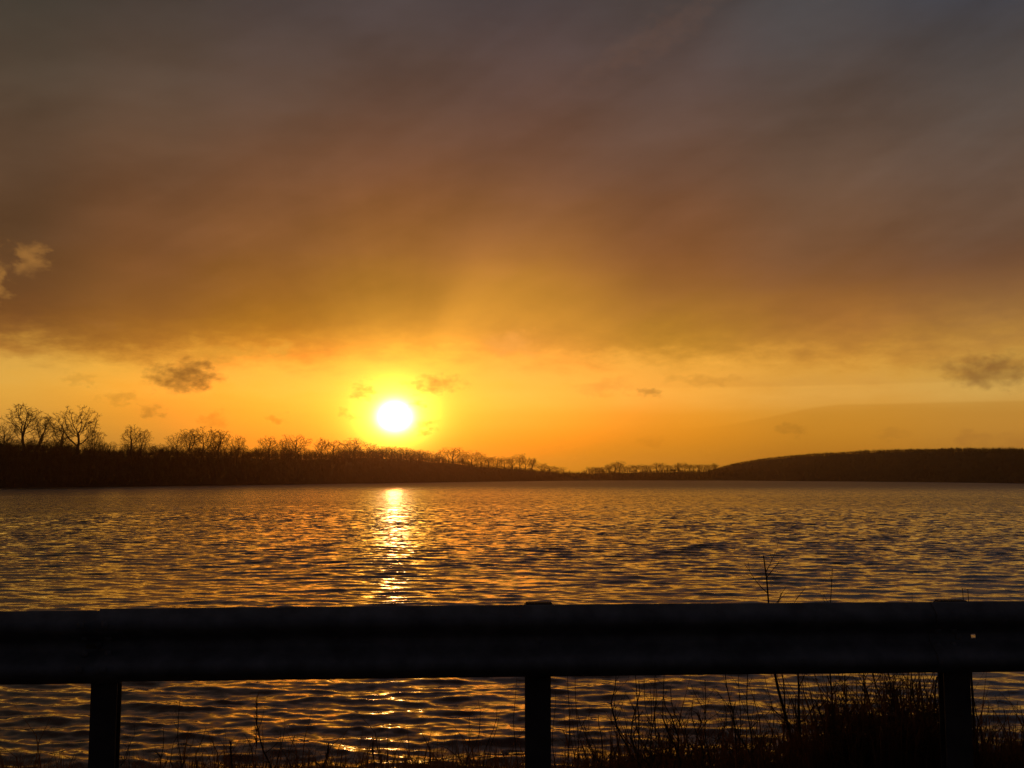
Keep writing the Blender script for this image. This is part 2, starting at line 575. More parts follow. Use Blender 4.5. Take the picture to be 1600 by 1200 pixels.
# visible top of the solid dark mass, photo rows
LTX = [-700, -300, 0, 60, 130, 200, 300, 400, 500, 560, 620, 700, 760, 820, 860, 900, 940]
LTY = [664, 676, 688, 690, 696, 699, 702, 705, 709, 706, 709, 717, 724, 729, 733, 739, 742]
MTX = [800, 900, 930, 1000, 1100, 1180]
MTY = [742, 739, 735, 734, 733, 733]
HTX = [1060, 1105, 1130, 1150, 1200, 1250, 1300, 1350, 1400, 1500, 1600, 1800, 2300]
HTY = [746, 736, 728, 723, 715, 710, 707, 704, 702, 700, 701, 704, 712]


def land(name, x0, x1, n, topx, topy, back, lower, doff=0.0, rowsn=14):
    """a wooded shore: rises from the waterline to its ridge, then runs on behind"""
    px = np.linspace(x0, x1, n)
    d0 = shore_d(px) + doff
    V = []
    prof = np.concatenate([np.linspace(-0.06, 1.0, rowsn), [1.5, 2.5, 5.0]])
    for t in prof:
        d = d0 * (1 + back * t)
        dr = d0 * (1 + back)
        ztop = CAM_Z + (HORIZON_Y - np.interp(px, topx, topy)) / F * dr - lower
        ztop = np.maximum(ztop, 0.5)
        if t <= 1:
            s = max(t, 0.0)
            z = ztop * (1 - (1 - s) ** 1.7) + (-0.6 if t < 0 else 0.25 * min(1, s * 20))
        else:
            z = ztop * (1 - 0.25 * min(1.0, (t - 1) / 3))
        x = (px - 800) / F * d
        z = z + (0.5 * vnoise(x * 0.15, d * 0.15, 33, 4) if t > 0.02 else 0)
        V.append(np.stack([x, d, z], -1))
    V = np.array(V)
    o = mesh_obj(name, V.reshape(-1, 3), grid_faces(len(prof), n), M_LAND, smooth=True)
    o['kind'] = 'structure'
    return px, V


_, LV = land('wooded_shore', -700, 945, 330, LTX, LTY, 0.10, 3.1)
_, MV = land('low_shore', 780, 1200, 120, MTX, MTY, 0.08, 3.0, doff=25)
_, HV = land('hill', 1062, 2300, 260, HTX, HTY, 0.28, 2.7)


def land_z(V, rng, n, tmax=14):
    """random points on a land grid (its front slope and ridge)"""
    nr, nc = tmax, V.shape[1]
    i = rng.uniform(0, nr - 1.001, n)
    j = rng.uniform(0, nc - 1.001, n)
    i0, j0 = i.astype(int), j.astype(int)
    fi, fj = (i - i0)[:, None], (j - j0)[:, None]
    return (V[i0, j0] * (1 - fi) * (1 - fj) + V[i0 + 1, j0] * fi * (1 - fj)
            + V[i0, j0 + 1] * (1 - fi) * fj + V[i0 + 1, j0 + 1] * fi * fj)


def brush(name, V, n_shrub, hmin, hmax, per, width, seed, label, spread=0.9, ridge_bias=0.0, rough=0.5):
    """a tangle of bare twigs, thin three-sided blades fanning out of each root"""
    rng = np.random.RandomState(seed)
    base = land_z(V, rng, n_shrub)
    if ridge_bias:
        k = int(n_shrub * ridge_bias)
        base[:k] = land_z(V[10:], rng, k, 4)
    base = base[base[:, 2] > 0.1]
    n = len(base)
    h = rng.uniform(hmin, hmax, n) * (1 + rough * vnoise(base[:, 0] * 0.12, base[:, 1] * 0.12, seed + 1, 3))
    B = np.repeat(base, per, 0)
    H = np.repeat(h, per)
    m = len(B)
    a = rng.uniform(0, 2 * math.pi, m)
    t = np.abs(rng.normal(0, spread, m))
    start = B + np.stack([np.cos(a) * 0.1, np.sin(a) * 0.1, H * rng.uniform(0.0, 0.6, m)], -1)
    ln = H * rng.uniform(0.35, 0.75, m)
    dirv = np.stack([np.cos(a) * np.sin(t), np.sin(a) * np.sin(t), np.cos(t)], -1)
    tip = start + dirv * ln[:, None]
    tip[:, 2] = np.minimum(tip[:, 2], B[:, 2] + H * 1.15)
    wd = width * rng.uniform(0.5, 1.3, m)
    b = rng.uniform(0, 2 * math.pi, m)
    side = np.stack([np.cos(b), np.sin(b), np.zeros(m)], -1) * wd[:, None]
    VV = np.stack([start - side, start + side, tip], 1).reshape(-1, 3)
    o = mesh_obj(name, VV, np.arange(3 * m).reshape(-1, 3), M_TWIG)
    o['kind'] = 'stuff'
    o['label'] = label
    o['category'] = 'undergrowth' if 'scrub' in name else 'wood'
    return o


brush('shore_scrub', LV, 11000, 1.6, 4.0, 14, 0.07, 3, 'dark leafless scrub covering the left shore of the lake', ridge_bias=0.35)
brush('low_shore_scrub', MV, 1500, 2.5, 4.5, 14, 0.14, 4, 'dark scrub along the low far shore in the middle', ridge_bias=0.3)
brush('hill_wood', HV, 10000, 2.0, 3.3, 14, 0.09, 5, 'dark bare wood covering the rounded hill on the right', ridge_bias=0.5, rough=0.15, spread=1.0)


# ------------------------------------------------------------------ bare trees
def make_tree_mesh(seed, rx, cz, rz, trunk, lop=0.0, n_att=640):
    """unit-height bare tree grown into an uneven crown space; returns limb and twig segments"""
    rs = np.random.RandomState(seed)
    att = []
    while len(att) < n_att:
        p = rs.uniform(-1, 1, 3)
        rad = np.linalg.norm(p)
        a = math.atan2(p[1], p[0])
        lim = 0.84 + 0.18 * math.sin(2 * a + seed) + 0.20 * math.sin(4 * p[2] + 3 * a + seed) + 0.10 * math.sin(9 * p[2] - 5 * a)
        if rad > lim * rs.uniform(0.8, 1.08) or (rad < 0.3 and rs.rand() < 0.5):
            continue
        w = 1.0 if p[2] > 0 else 0.9
        att.append((p[0] * rx * w + lop * (p[2] + 1) * 0.5, p[1] * rx * w, cz + p[2] * rz))
    att = np.array(att)
    step = 0.022
    nodes = [np.array((0, 0, -0.04))]
    par = [-1]
    z = -0.04
    x = y = 0.0
    while z < trunk:
        z += step
        x += rs.normal(0, 0.004)
        y += rs.normal(0, 0.004)
        nodes.append(np.array((x, y, z)))
        par.append(len(nodes) - 2)
    for it in range(70):
        N = np.array(nodes)
        d = np.linalg.norm(att[:, None, :] - N[None], axis=2)
        near = d.argmin(1)
        dist = d[np.arange(len(att)), near]
        ok = dist < (0.6 if it < 10 else 0.30)
        if not ok.any():
            break
        for k in np.unique(near[ok]):
            v = att[ok & (near == k)] - N[k]
            v = v / np.linalg.norm(v, axis=1, keepdims=True)
            dv = v.mean(0) + rs.normal(0, 0.13, 3) + np.array((0, 0, 0.10))
            dv /= max(1e-6, np.linalg.norm(dv))
            nodes.append(N[k] + dv * step)
            par.append(int(k))
        N = np.array(nodes)
        d = np.linalg.norm(att[:, None, :] - N[None], axis=2).min(1)
        att = att[d > 0.036]
        if len(att) == 0:
            break
    n = len(nodes)
    acc = np.zeros(n)
    kids = np.zeros(n, int)
    for k in range(n - 1, 0, -1):
        if kids[k] == 0:
            acc[k] = 0.0018 ** 2.2
        acc[par[k]] += acc[k]
        kids[par[k]] += 1
    rad = acc ** (1 / 2.2) * (1.0 + 0.25 * (acc > 0.006 ** 2.2))
    limbs, twigs = [], []
    top = max(p[2] for p in nodes)
    for k in range(1, n):
        r1 = rad[k]
        r0 = min(rad[par[k]], r1 * 1.5)
        seg = (tuple(nodes[par[k]] / top), r0 / top, tuple(nodes[k] / top), r1 / top)
        (limbs if r1 > 0.0085 else twigs).append(seg)
        if r1 < 0.0055:
            for _ in range(2 if kids[k] else 5):
                dv = nodes[k] - nodes[par[k]]
                dv = dv / np.linalg.norm(dv) + rs.normal(0, 0.6, 3)
                dv /= np.linalg.norm(dv)
                twigs.append((tuple(nodes[k] / top), 0.0016, tuple((nodes[k] + dv * rs.uniform(0.025, 0.065)) / top), 0.0009))
    pts = np.array([q[2] for q in twigs])
    return limbs, twigs, float(np.percentile(np.abs(pts[:, :2]), 97)) * 2


TREE_KINDS = []
for (sd, rx, cz, rz, tk, lop) in ((3, 0.36, 0.62, 0.37, 0.24, 0.0), (8, 0.46, 0.58, 0.40, 0.16, 0.08), (15, 0.26, 0.58, 0.40, 0.22, -0.05),
                                  (21, 0.44, 0.55, 0.42, 0.10, -0.10), (34, 0.22, 0.60, 0.40, 0.28, 0.04), (55, 0.50, 0.50, 0.46, 0.06, 0.0),
                                  (71, 0.40, 0.66, 0.33, 0.30, 0.06), (90, 0.32, 0.52, 0.46, 0.12, 0.10)):
    limbs, twigs, wid = make_tree_mesh(sd, rx, cz, rz, tk, lop)
    lv, lf = tubes(limbs, 5)
    tv, tf_ = tubes(twigs, 3)
    a_ = mesh_obj('trunk', lv, lf, M_BARK)
    b_ = mesh_obj('crown', tv, tf_, M_TWIG)
    TREE_KINDS.append((a_.data, b_.data, wid))
    bpy.data.objects.remove(a_)
    bpy.data.objects.remove(b_)


def place_tree(px, top, wpx, kind, label, group, dfrac=1.06, bury=4.0, rz=0.0, name='bare_tree', doff=0.0, basez=None):
    d = float(shore_d(px) + doff) * dfrac
    topz = CAM_Z + (HORIZON_Y - top) / F * d
    if basez is None:
        basez = max(0.6, topz - bury)
    H = topz - basez
    tm, cm, wid = TREE_KINDS[kind % len(TREE_KINDS)]
    W = wpx / F * d
    root = empty(name, ((px - 800) / F * d, d, basez))
    k = W / max(wid, 0.2)
    root.scale = (k, k, H)
    root.rotation_euler = (0, 0, rz)
    for nm, me in (('trunk', tm), ('crown', cm)):
        c = bpy.data.objects.new(nm, me)
        COL.objects.link(c)
        c.parent = root
    tag(root, label, 'tree', group)
    return root


def mass_base(px, dfrac, topx=LTX, topy=LTY, drop=2.6, doff=0.0):
    d = float(shore_d(px) + doff) * dfrac
    return CAM_Z + (HORIZON_Y - float(np.interp(px, topx, topy))) / F * d - drop


LG = 'bare trees along the left shore'
TREES = [
    # px, top row, crown width px, kind, label
    (38, 632, 58, 0, 'tall round-crowned bare tree with forked trunk, second from the left edge'),
    (8, 658, 44, 3, 'bushy bare tree cut by the left edge of the picture'),
    (66, 652, 44, 2, 'slim bare tree between the two tallest trees on the left shore'),
    (120, 635, 76, 1, 'broadest tall bare tree on the left shore, branches spreading right'),
    (96, 660, 40, 4, 'smaller bare tree at the left flank of the broadest tall tree'),
    (147, 668, 34, 5, 'low spreading bare tree at the right foot of the broadest tall tree'),
    (206, 664, 30, 4, 'narrow upright bare tree standing alone in the gap of the left treeline'),
    (223, 672, 28, 2, 'small bare tree touching the lone narrow one on its right'),
    (276, 676, 32, 3, 'leaning bare tree at the left end of the clump below the dark cloud'),
    (298, 671, 40, 0, 'bare tree left of centre in the clump below the dark cloud'),
    (320, 667, 48, 1, 'tallest bare tree in the clump below the dark cloud'),
    (343, 672, 42, 2, 'bare tree right of centre in the clump below the dark cloud'),
    (372, 681, 32, 5, 'low bare tree at the right end of the clump below the dark cloud'),
    (421, 682, 30, 4, 'thin pale-twigged bare tree left of the dense tree pair'),
    (444, 687, 24, 2, 'small bare tree of the dense pair, on its left'),
    (463, 680, 38, 0, 'dense bare tree with thick dark limbs midway along the left shore'),
    (503, 685, 32, 3, 'bare tree left of the flat-topped one below the sun'),
    (522, 688, 26, 4, 'small bare tree tucked against the flat-topped one below the sun'),
    (552, 685, 52, 1, 'flat-topped wide bare tree to the lower left of the sun'),
    (583, 693, 30, 5, 'low bare tree just left of the spot below the sun'),
    (612, 697, 30, 2, 'low bare tree directly below the sun'),
    (655, 703, 36, 3, 'low bare tree right of the spot below the sun'),
    (686, 705, 30, 5, 'small bare tree left of the rounded one past the sun'),
    (708, 699, 38, 0, 'rounded bare tree standing highest right of the sun'),
    (738, 704, 36, 1, 'bare tree right of the highest one past the sun'),
]
for i, (px, top, w, kd, lab) in enumerate(TREES):
    df = 1.03 + 0.05 * ((i * 37) % 10) / 10
    place_tree(px, top, w, kd, lab, LG, dfrac=df, rz=i * 1.3, basez=mass_base(px, df))
rng = random.Random(5)
for i in range(46):
    px = 2 + i * 14.6 + rng.uniform(-6, 6)
    df = 1.02 + 0.07 * rng.random()
    top = float(np.interp(px, LTX, LTY)) - rng.choice((4, 5, 6, 8, 11)) * rng.uniform(0.8, 1.3)
    place_tree(px, top, rng.uniform(20, 38), rng.randrange(8), 'low bare tree filling the treeline between taller trees on the left shore',
               'low trees filling the left treeline', dfrac=df, rz=i * 1.9, basez=mass_base(px, df, drop=3.4))
for i, px in enumerate((635, 670, 723, 752, 764, 776, 788, 800, 812, 822, 832, 845, 858, 872)):
    df = 1.03 + 0.04 * rng.random()
    top = float(np.interp(px, LTX, LTY)) - rng.uniform(9, 16) * (1.0 if px < 840 else 0.55)
    if px in (812, 822):
        top -= 4
    place_tree(px, top, rng.uniform(18, 28), i, 'small bare tree in the low row tapering to the left shore\'s point',
               'small trees toward the point', dfrac=df, rz=i * 2.1, basez=mass_base(px, df))
for i in range(24):
    px = 926 + i * 8.3 + rng.uniform(-2, 2)
    top = 724.5 + rng.uniform(-2.0, 2.5) + (3 if i in (6, 7, 10) else 0) - (2.5 if i in (4, 5) else 0)
    if i < 3:
        top += 5 - i
    place_tree(px, top, rng.uniform(15, 21), i, 'tiny bare tree in the even row on the low far shore',
               'even row of trees on the far shore', dfrac=1.03, doff=25, rz=i * 1.7,
               basez=mass_base(px, 1.03, MTX, MTY, 2.0, 25), name='far_tree')

# ------------------------------------------------------------------ guardrail
RA = at(0, 955, 4.36)
RB = at(1600, 942, 4.55)
RDIR = Vector((RB.x - RA.x, RB.y - RA.y, 0)).normalized()
RAIL_TOP0 = RA.z
RAIL_SLOPE = (RB.z - RA.z) / (Vector((RB.x - RA.x, RB.y - RA.y)).length)
RNORM = Vector((-RDIR.y, RDIR.x, 0))          # away from the road, towards the lake


def rail_s(px, n=0.0):
    """distance along the rail at which photo column px meets it"""
    u = (px - 800) / F
    # solve (RA + s*RDIR).x = u' * Y with the row of the rail centre
    x, y, z = ray(px, 1000)
    k = x / y
    o = RA + RNORM * n
    return (k * o.y - o.x) / (RDIR.x - k * RDIR.y)


def rail_p(s, n, zt):
    """point at s along the rail, n metres behind its front, zt metres below its top"""
    p = RA + RDIR * s + RNORM * n
    return Vector((p.x, p.y, RAIL_TOP0 + RAIL_SLOPE * s - zt))


WH = 0.306
PROF = [  # (below the top, depth behind the front crowns)
    (0.000, 0.062), (0.006, 0.050), (0.014, 0.040), (0.026, 0.022), (0.040, 0.006), (0.052, 0.0), (0.072, 0.0),
    (0.084, 0.006), (0.100, 0.026), (0.116, 0.052), (0.128, 0.072), (0.140, 0.080), (0.144, 0.081), (0.162, 0.081), (0.166, 0.080),
    (0.178, 0.072), (0.190, 0.052), (0.206, 0.026), (0.222, 0.006), (0.234, 0.0), (0.254, 0.0),
    (0.266, 0.006), (0.280, 0.022), (0.292, 0.040), (0.300, 0.050), (0.306, 0.062)]
S1, S2, S3 = rail_s(169, 0.195), rail_s(840, 0.195), rail_s(1488, 0.195)


def rail_beam(s0, s1, dz, dn, hole=None, seed=0):
    ss = list(np.arange(s0, s1, 0.06)) + [s1]
    if hole:
        ss = sorted([s for s in ss if abs(s - hole) > 0.03] + [hole - 0.011, hole + 0.011])
    V, Fc = [], []
    n, m = len(ss), len(PROF)
    for th in (0.0, 0.0035):
        for s in ss:
            for (zt, dp) in PROF:
                wob = 0.0022 * math.sin(s * 2.1 + seed) + 0.0012 * math.sin(s * 6.7 + zt * 12 + seed)
                V.append(tuple(rail_p(s, dp + dn + th + wob, zt + dz + 0.003 * math.sin(s * 1.1 + seed) * 0.4)))
    off = n * m
    for i in range(n - 1):
        for j in range(m - 1):
            if hole and abs(0.5 * (ss[i] + ss[i + 1]) - hole) < 0.008 and j == 12:
                a0, a1, b0, b1 = i * m + j, i * m + j + 1, (i + 1) * m + j, (i + 1) * m + j + 1
                Fc += [(a0, a1, a1 + off, a0 + off), (b0, b0 + off, b1 + off, b1), (a0, a0 + off, b0 + off, b0), (a1, b1, b1 + off, a1 + off)]
                continue
            q = (i * m + j, i * m + j + 1, (i + 1) * m + j + 1, (i + 1) * m + j)
            Fc.append(q)
            Fc.append(tuple(v + off for v in reversed(q)))
    for i in range(n - 1):
        a0, b0 = i * m, (i + 1) * m
        Fc.append((a0, b0, b0 + off, a0 + off))
        a0, b0 = i * m + m - 1, (i + 1) * m + m - 1
        Fc.append((a0, a0 + off, b0 + off, b0))
    for j in range(m - 1):
        Fc.append((j, j + off, j + 1 + off, j + 1))
        k = (n - 1) * m
        Fc.append((k + j, k + j + 1, k + j + 1 + off, k + j + off))
    o = mesh_obj('rail_beam', V, Fc, M_STEEL, GR, smooth=True)
    o.data.set_sharp_from_angle(angle=math.radians(50))
    return o


def obox(name, c, half, mat, parent, bev=0.004):
    """box oriented along the rail, c = centre, half = (along, across, up)"""
    import bmesh
    bm = bmesh.new()
    bmesh.ops.create_cube(bm, size=2.0)
    for v in bm.verts:
        p = c + RDIR * (v.co.x * half[0]) + RNORM * (v.co.y * half[1]) + Vector((0, 0, v.co.z * half[2]))
        v.co = p
    if bev:
        bmesh.ops.bevel(bm, geom=list(bm.edges), offset=bev, segments=2, affect='EDGES')
    me = bpy.data.meshes.new(name)
    bm.to_mesh(me)
    bm.free()
    me.materials.append(mat)
    o = bpy.data.objects.new(name, me)
    COL.objects.link(o)
    o.parent = parent
    return o


GR = empty('guardrail', (0, 0, 0))
tag(GR, 'dark steel crash barrier on posts crossing the whole picture before the lake', 'guardrail')
rail_beam(S1 - 3.95, S1 + 0.10, 0.008, 0.006, seed=1)
rail_beam(rail_s(147), S3 - 0.03, 0.0, 0.0, seed=2)
rail_beam(S3 - 0.16, S3 + 3.9, -0.002, -0.007, hole=rail_s(1521, 0.074), seed=3)


def bolt(s, zt, dp):
    import bmesh
    bm = bmesh.new()
    bmesh.ops.create_uvsphere(bm, u_segments=10, v_segments=6, radius=0.016)
    c = rail_p(s, dp, zt)
    for v in bm.verts:
        q = v.co.copy()
        v.co = c + RDIR * q.x + RNORM * (q.y * 0.5) + Vector((0, 0, q.z))
    me = bpy.data.meshes.new('bolt')
    bm.to_mesh(me)
    bm.free()
    me.materials.append(M_STEEL)
    o = bpy.data.objects.new('bolt', me)
    COL.objects.link(o)
    o.parent = GR


for s in (S1, S3):
    for ds in ((-0.05, 0.05) if s == S1 else (-0.13, -0.06)):
        for zt in (0.062, 0.118, 0.188, 0.244):
            bolt(s + ds, zt, float(np.interp(zt, [p[0] for p in PROF], [p[1] for p in PROF])) - 0.002)
for s, hw, lift in ((S1, 0.056, -0.02), (S2, 0.056, 0.015), (S3, 0.060, 0.011)):
    bolt(s - (0.03 if s == S3 else 0.0), 0.153, 0.079 - (0.007 if s == S3 else 0.0))
    c = rail_p(s, 0.0, 0.0)
    ztop = c.z
    # spacer block behind the beam, top just showing over it
    zb = ztop + lift
    zc = (zb + ztop - 0.315) / 2
    cb = c + RNORM * 0.124 - RDIR * (0.034 if s == S3 else 0.0)
    obox('spacer_block', Vector((cb.x, cb.y, zc - 0.004)), (hw + 0.006, 0.036, (zb - (ztop - 0.300)) / 2), M_WOOD, GR, 0.006)
    # post: a slim channel, web and two flanges
    cpst = c + RNORM * 0.195
    zt_, zb_ = ztop + lift - 0.03, 0.35
    import bmesh as _b
    bm = _b.new()
    outl = [(-hw, -.032), (hw, -.032), (hw, -.024), (.005, -.024), (.005, .024), (hw, .024), (hw, .032), (-hw, .032), (-hw, .024), (-.005, .024), (-.005, -.024), (-hw, -.024)]
    lo, hi_ = [], []
    for (u_, v_) in outl:
        p = cpst + RDIR * u_ + RNORM * v_
        lo.append(bm.verts.new((p.x, p.y, zb_)))
        hi_.append(bm.verts.new((p.x, p.y, zt_)))
    for k in range(12):
        k2 = (k + 1) % 12
        bm.faces.new((lo[k], lo[k2], hi_[k2], hi_[k]))
    bm.faces.new(hi_)
    me = bpy.data.meshes.new('post')
    bm.to_mesh(me)
    bm.free()
    me.materials.append(M_POST)
    o = bpy.data.objects.new('post', me)
    COL.objects.link(o)
    o.parent = GR

# ------------------------------------------------------------------ bank vegetation
def build_grass():
    rng = np.random.RandomState(9)
    n = 90000
    x = rng.uniform(-5.5, 5.5, n)
    y = rng.uniform(4.75, 9.3, n)
    dens = 0.5 + 0.5 * vnoise(x * 2.2, y * 2.2, 41, 3)
    px = 800 + x / y * F
    hpx = np.interp(px, [0, 200, 300, 420, 600, 800, 900, 1050, 1200, 1330, 1400, 1480, 1530, 1600],
                    [0.11, 0.13, 0.16, 0.18, 0.17, 0.11, 0.12, 0.16, 0.15, 0.30, 0.36, 0.32, 0.22, 0.20])
    keep = rng.uniform(0, 1, n) < np.clip(dens * 1.5 - 0.25, 0.06, 1)
    x, y, hpx, dens = x[keep], y[keep], hpx[keep], dens[keep]
    n = len(x)
    z = bank_z(x, y) - 0.01
    h = 1.25 * hpx * (0.40 + 1.0 * dens) * np.exp(rng.normal(0, 0.33, n))
    a = rng.uniform(0, 6.283, n)
    lean = np.abs(rng.normal(0, 0.6, n))
    w = rng.uniform(0.0016, 0.0045, n)
    b = rng.normal(0, 0.6, n)
    side = np.stack([np.cos(b), np.sin(b), np.zeros(n)], -1) * w[:, None]
    out = np.stack([np.cos(a), np.sin(a), np.zeros(n)], -1)
    up = np.array([0, 0, 1.0])
    B = np.stack([x, y, z], -1)
    mid = B + up * (h * 0.55)[:, None] + out * (h * 0.25 * lean)[:, None]
    tip = B + up * (h * (1 - 0.22 * lean))[:, None] + out * (h * 0.9 * lean)[:, None]
    V = np.stack([B - side, B + side, mid + side * 0.8, mid - side * 0.8, tip], 1).reshape(-1, 3)
    i = np.arange(n)[:, None] * 5
    Fc = np.concatenate([i + np.array([[0, 1, 2]]), i + np.array([[0, 2, 3]]), i + np.array([[3, 2, 4]])])
    o = mesh_obj('dry_grass', V, Fc, M_GRASS)
    o['kind'] = 'stuff'
    o['label'] = 'dry grass covering the bank below the crash barrier'
    o['category'] = 'grass'


build_grass()


def ribbon_leaf(p, d, ln, w, droop, rnd):
    """thin pointed leaf as a strip of triangles"""
    side = d.cross(Vector((0, 0, 1)))
    if side.length < 1e-3:
        side = Vector((1, 0, 0))
    side.normalize()
    pts = []
    q, dd = p.copy(), d.copy()
    for k in range(4):
        ww = w * (1 - k / 3.4)
        pts += [q - side * ww, q + side * ww]
        dd = (dd + Vector((0, 0, -droop))).normalized()
        q = q + dd * ln / 3
    return pts


def make_weed(name, px, D, top_px, top_py, rnd, thick=0.004, branches=4, leaves=3, seed_head=0, wig=0.02, blen=0.35, prongs=1, bmin=0.35):
    """one dry plant rooted on the bank at depth D under column px, its tip at (top_px, top_py)"""
    x0 = (px - 800) / F * D
    base = Vector((x0, D, float(bank_z(np.array(x0), np.array(D))) - 0.03))
    tip = at(top_px, top_py, D + rnd.uniform(-0.1, 0.1))
    H = (tip - base).length
    segs, leafs, heads = [], [], []
    n = 9
    P = []
    ph = rnd.uniform(0, 6.28)
    for i in range(n + 1):
        t = i / n
        p = base.lerp(tip, t)
        p.x += wig * math.sin(t * 5 + ph) * math.sin(t * math.pi) + 0.12 * wig * rnd.uniform(-1, 1)
        p.y += wig * math.cos(t * 4 + ph) * math.sin(t * math.pi)
        P.append(p)
    for i in range(n):
        segs.append((tuple(P[i]), thick * (1 - 0.7 * i / n), tuple(P[i + 1]), thick * (1 - 0.7 * (i + 1) / n)))
    for b in range(branches):
        t = rnd.uniform(bmin, 0.95)
        i = min(n - 1, int(t * n))
        p = P[i].lerp(P[i + 1], t * n - i)
        sgn = rnd.choice((-1, 1))
        d = Vector((sgn * rnd.uniform(0.3, 0.9), rnd.uniform(-0.5, 0.5), rnd.uniform(0.5, 1.0))).normalized()
        L = H * blen * rnd.uniform(0.4, 1.0) * (1.1 - 0.5 * t)
        q = p
        r = thick * (1 - 0.7 * t) * 0.65
        for k in range(4):
            d = (d + Vector((rnd.uniform(-.2, .2), rnd.uniform(-.2, .2), rnd.uniform(-.1, .25)))).normalized()
            nq = q + d * L / 4
            segs.append((tuple(q), r * (1 - k * 0.2), tuple(nq), r * (1 - (k + 1) * 0.2)))
            if k >= 1 and rnd.random() < 0.6:
                d2 = (d + Vector((rnd.uniform(-.8, .8), rnd.uniform(-.5, .5), rnd.uniform(0, .5)))).normalized()
                segs.append((tuple(nq), r * 0.5, tuple(nq + d2 * L * 0.3), r * 0.25))
            q = nq
        if seed_head:
            heads.append((q, 0.006))
    root = empty(name, base)
    v, f = tubes(segs, 5)
    v = v - np.array(base)
    mesh_obj('stem', v, f, M_STALK, root, smooth=True)
    if leaves:
        V, Fc = [], []
        for k in range(leaves):
            t = rnd.uniform(0.05, 0.75)
            i = min(n - 1, int(t * n))
            d = Vector((rnd.uniform(-1, 1), rnd.uniform(-0.5, 0.5), rnd.uniform(0.2, 1.0))).normalized()
            pts = ribbon_leaf(P[i] - base, d, rnd.uniform(0.10, 0.30), rnd.uniform(0.003, 0.0075), rnd.uniform(0.2, 0.7), rnd)
            o = len(V)
            V += [tuple(q) for q in pts]
            for s in range(3):
                Fc.append((o + 2 * s, o + 2 * s + 1, o + 2 * s + 3, o + 2 * s + 2))
        lf = mesh_obj('leaves', V, Fc, M_GRASS, root)
        lf['kind'] = 'stuff'
    if seed_head:
        V, Fc = [], []
        L = 0.12 * seed_head
        d = (P[-1] - P[-3]).normalized()
        for k in range(34):
            t = rnd.random()
            c = P[-1] - base - d * L * t
            dv = (d * 1.2 + Vector((rnd.uniform(-1, 1), rnd.uniform(-1, 1), rnd.uniform(-.3, .6))) * 0.7).normalized()
            ln = 0.022 * seed_head * rnd.uniform(0.6, 1.2)
            s = dv.orthogonal().normalized() * 0.003
            o = len(V)
            V += [tuple(c - s), tuple(c + s), tuple(c + dv * ln)]
            Fc.append((o, o + 1, o + 2))
        mesh_obj('seed_head', V, Fc, M_GRASS, root)
    return root


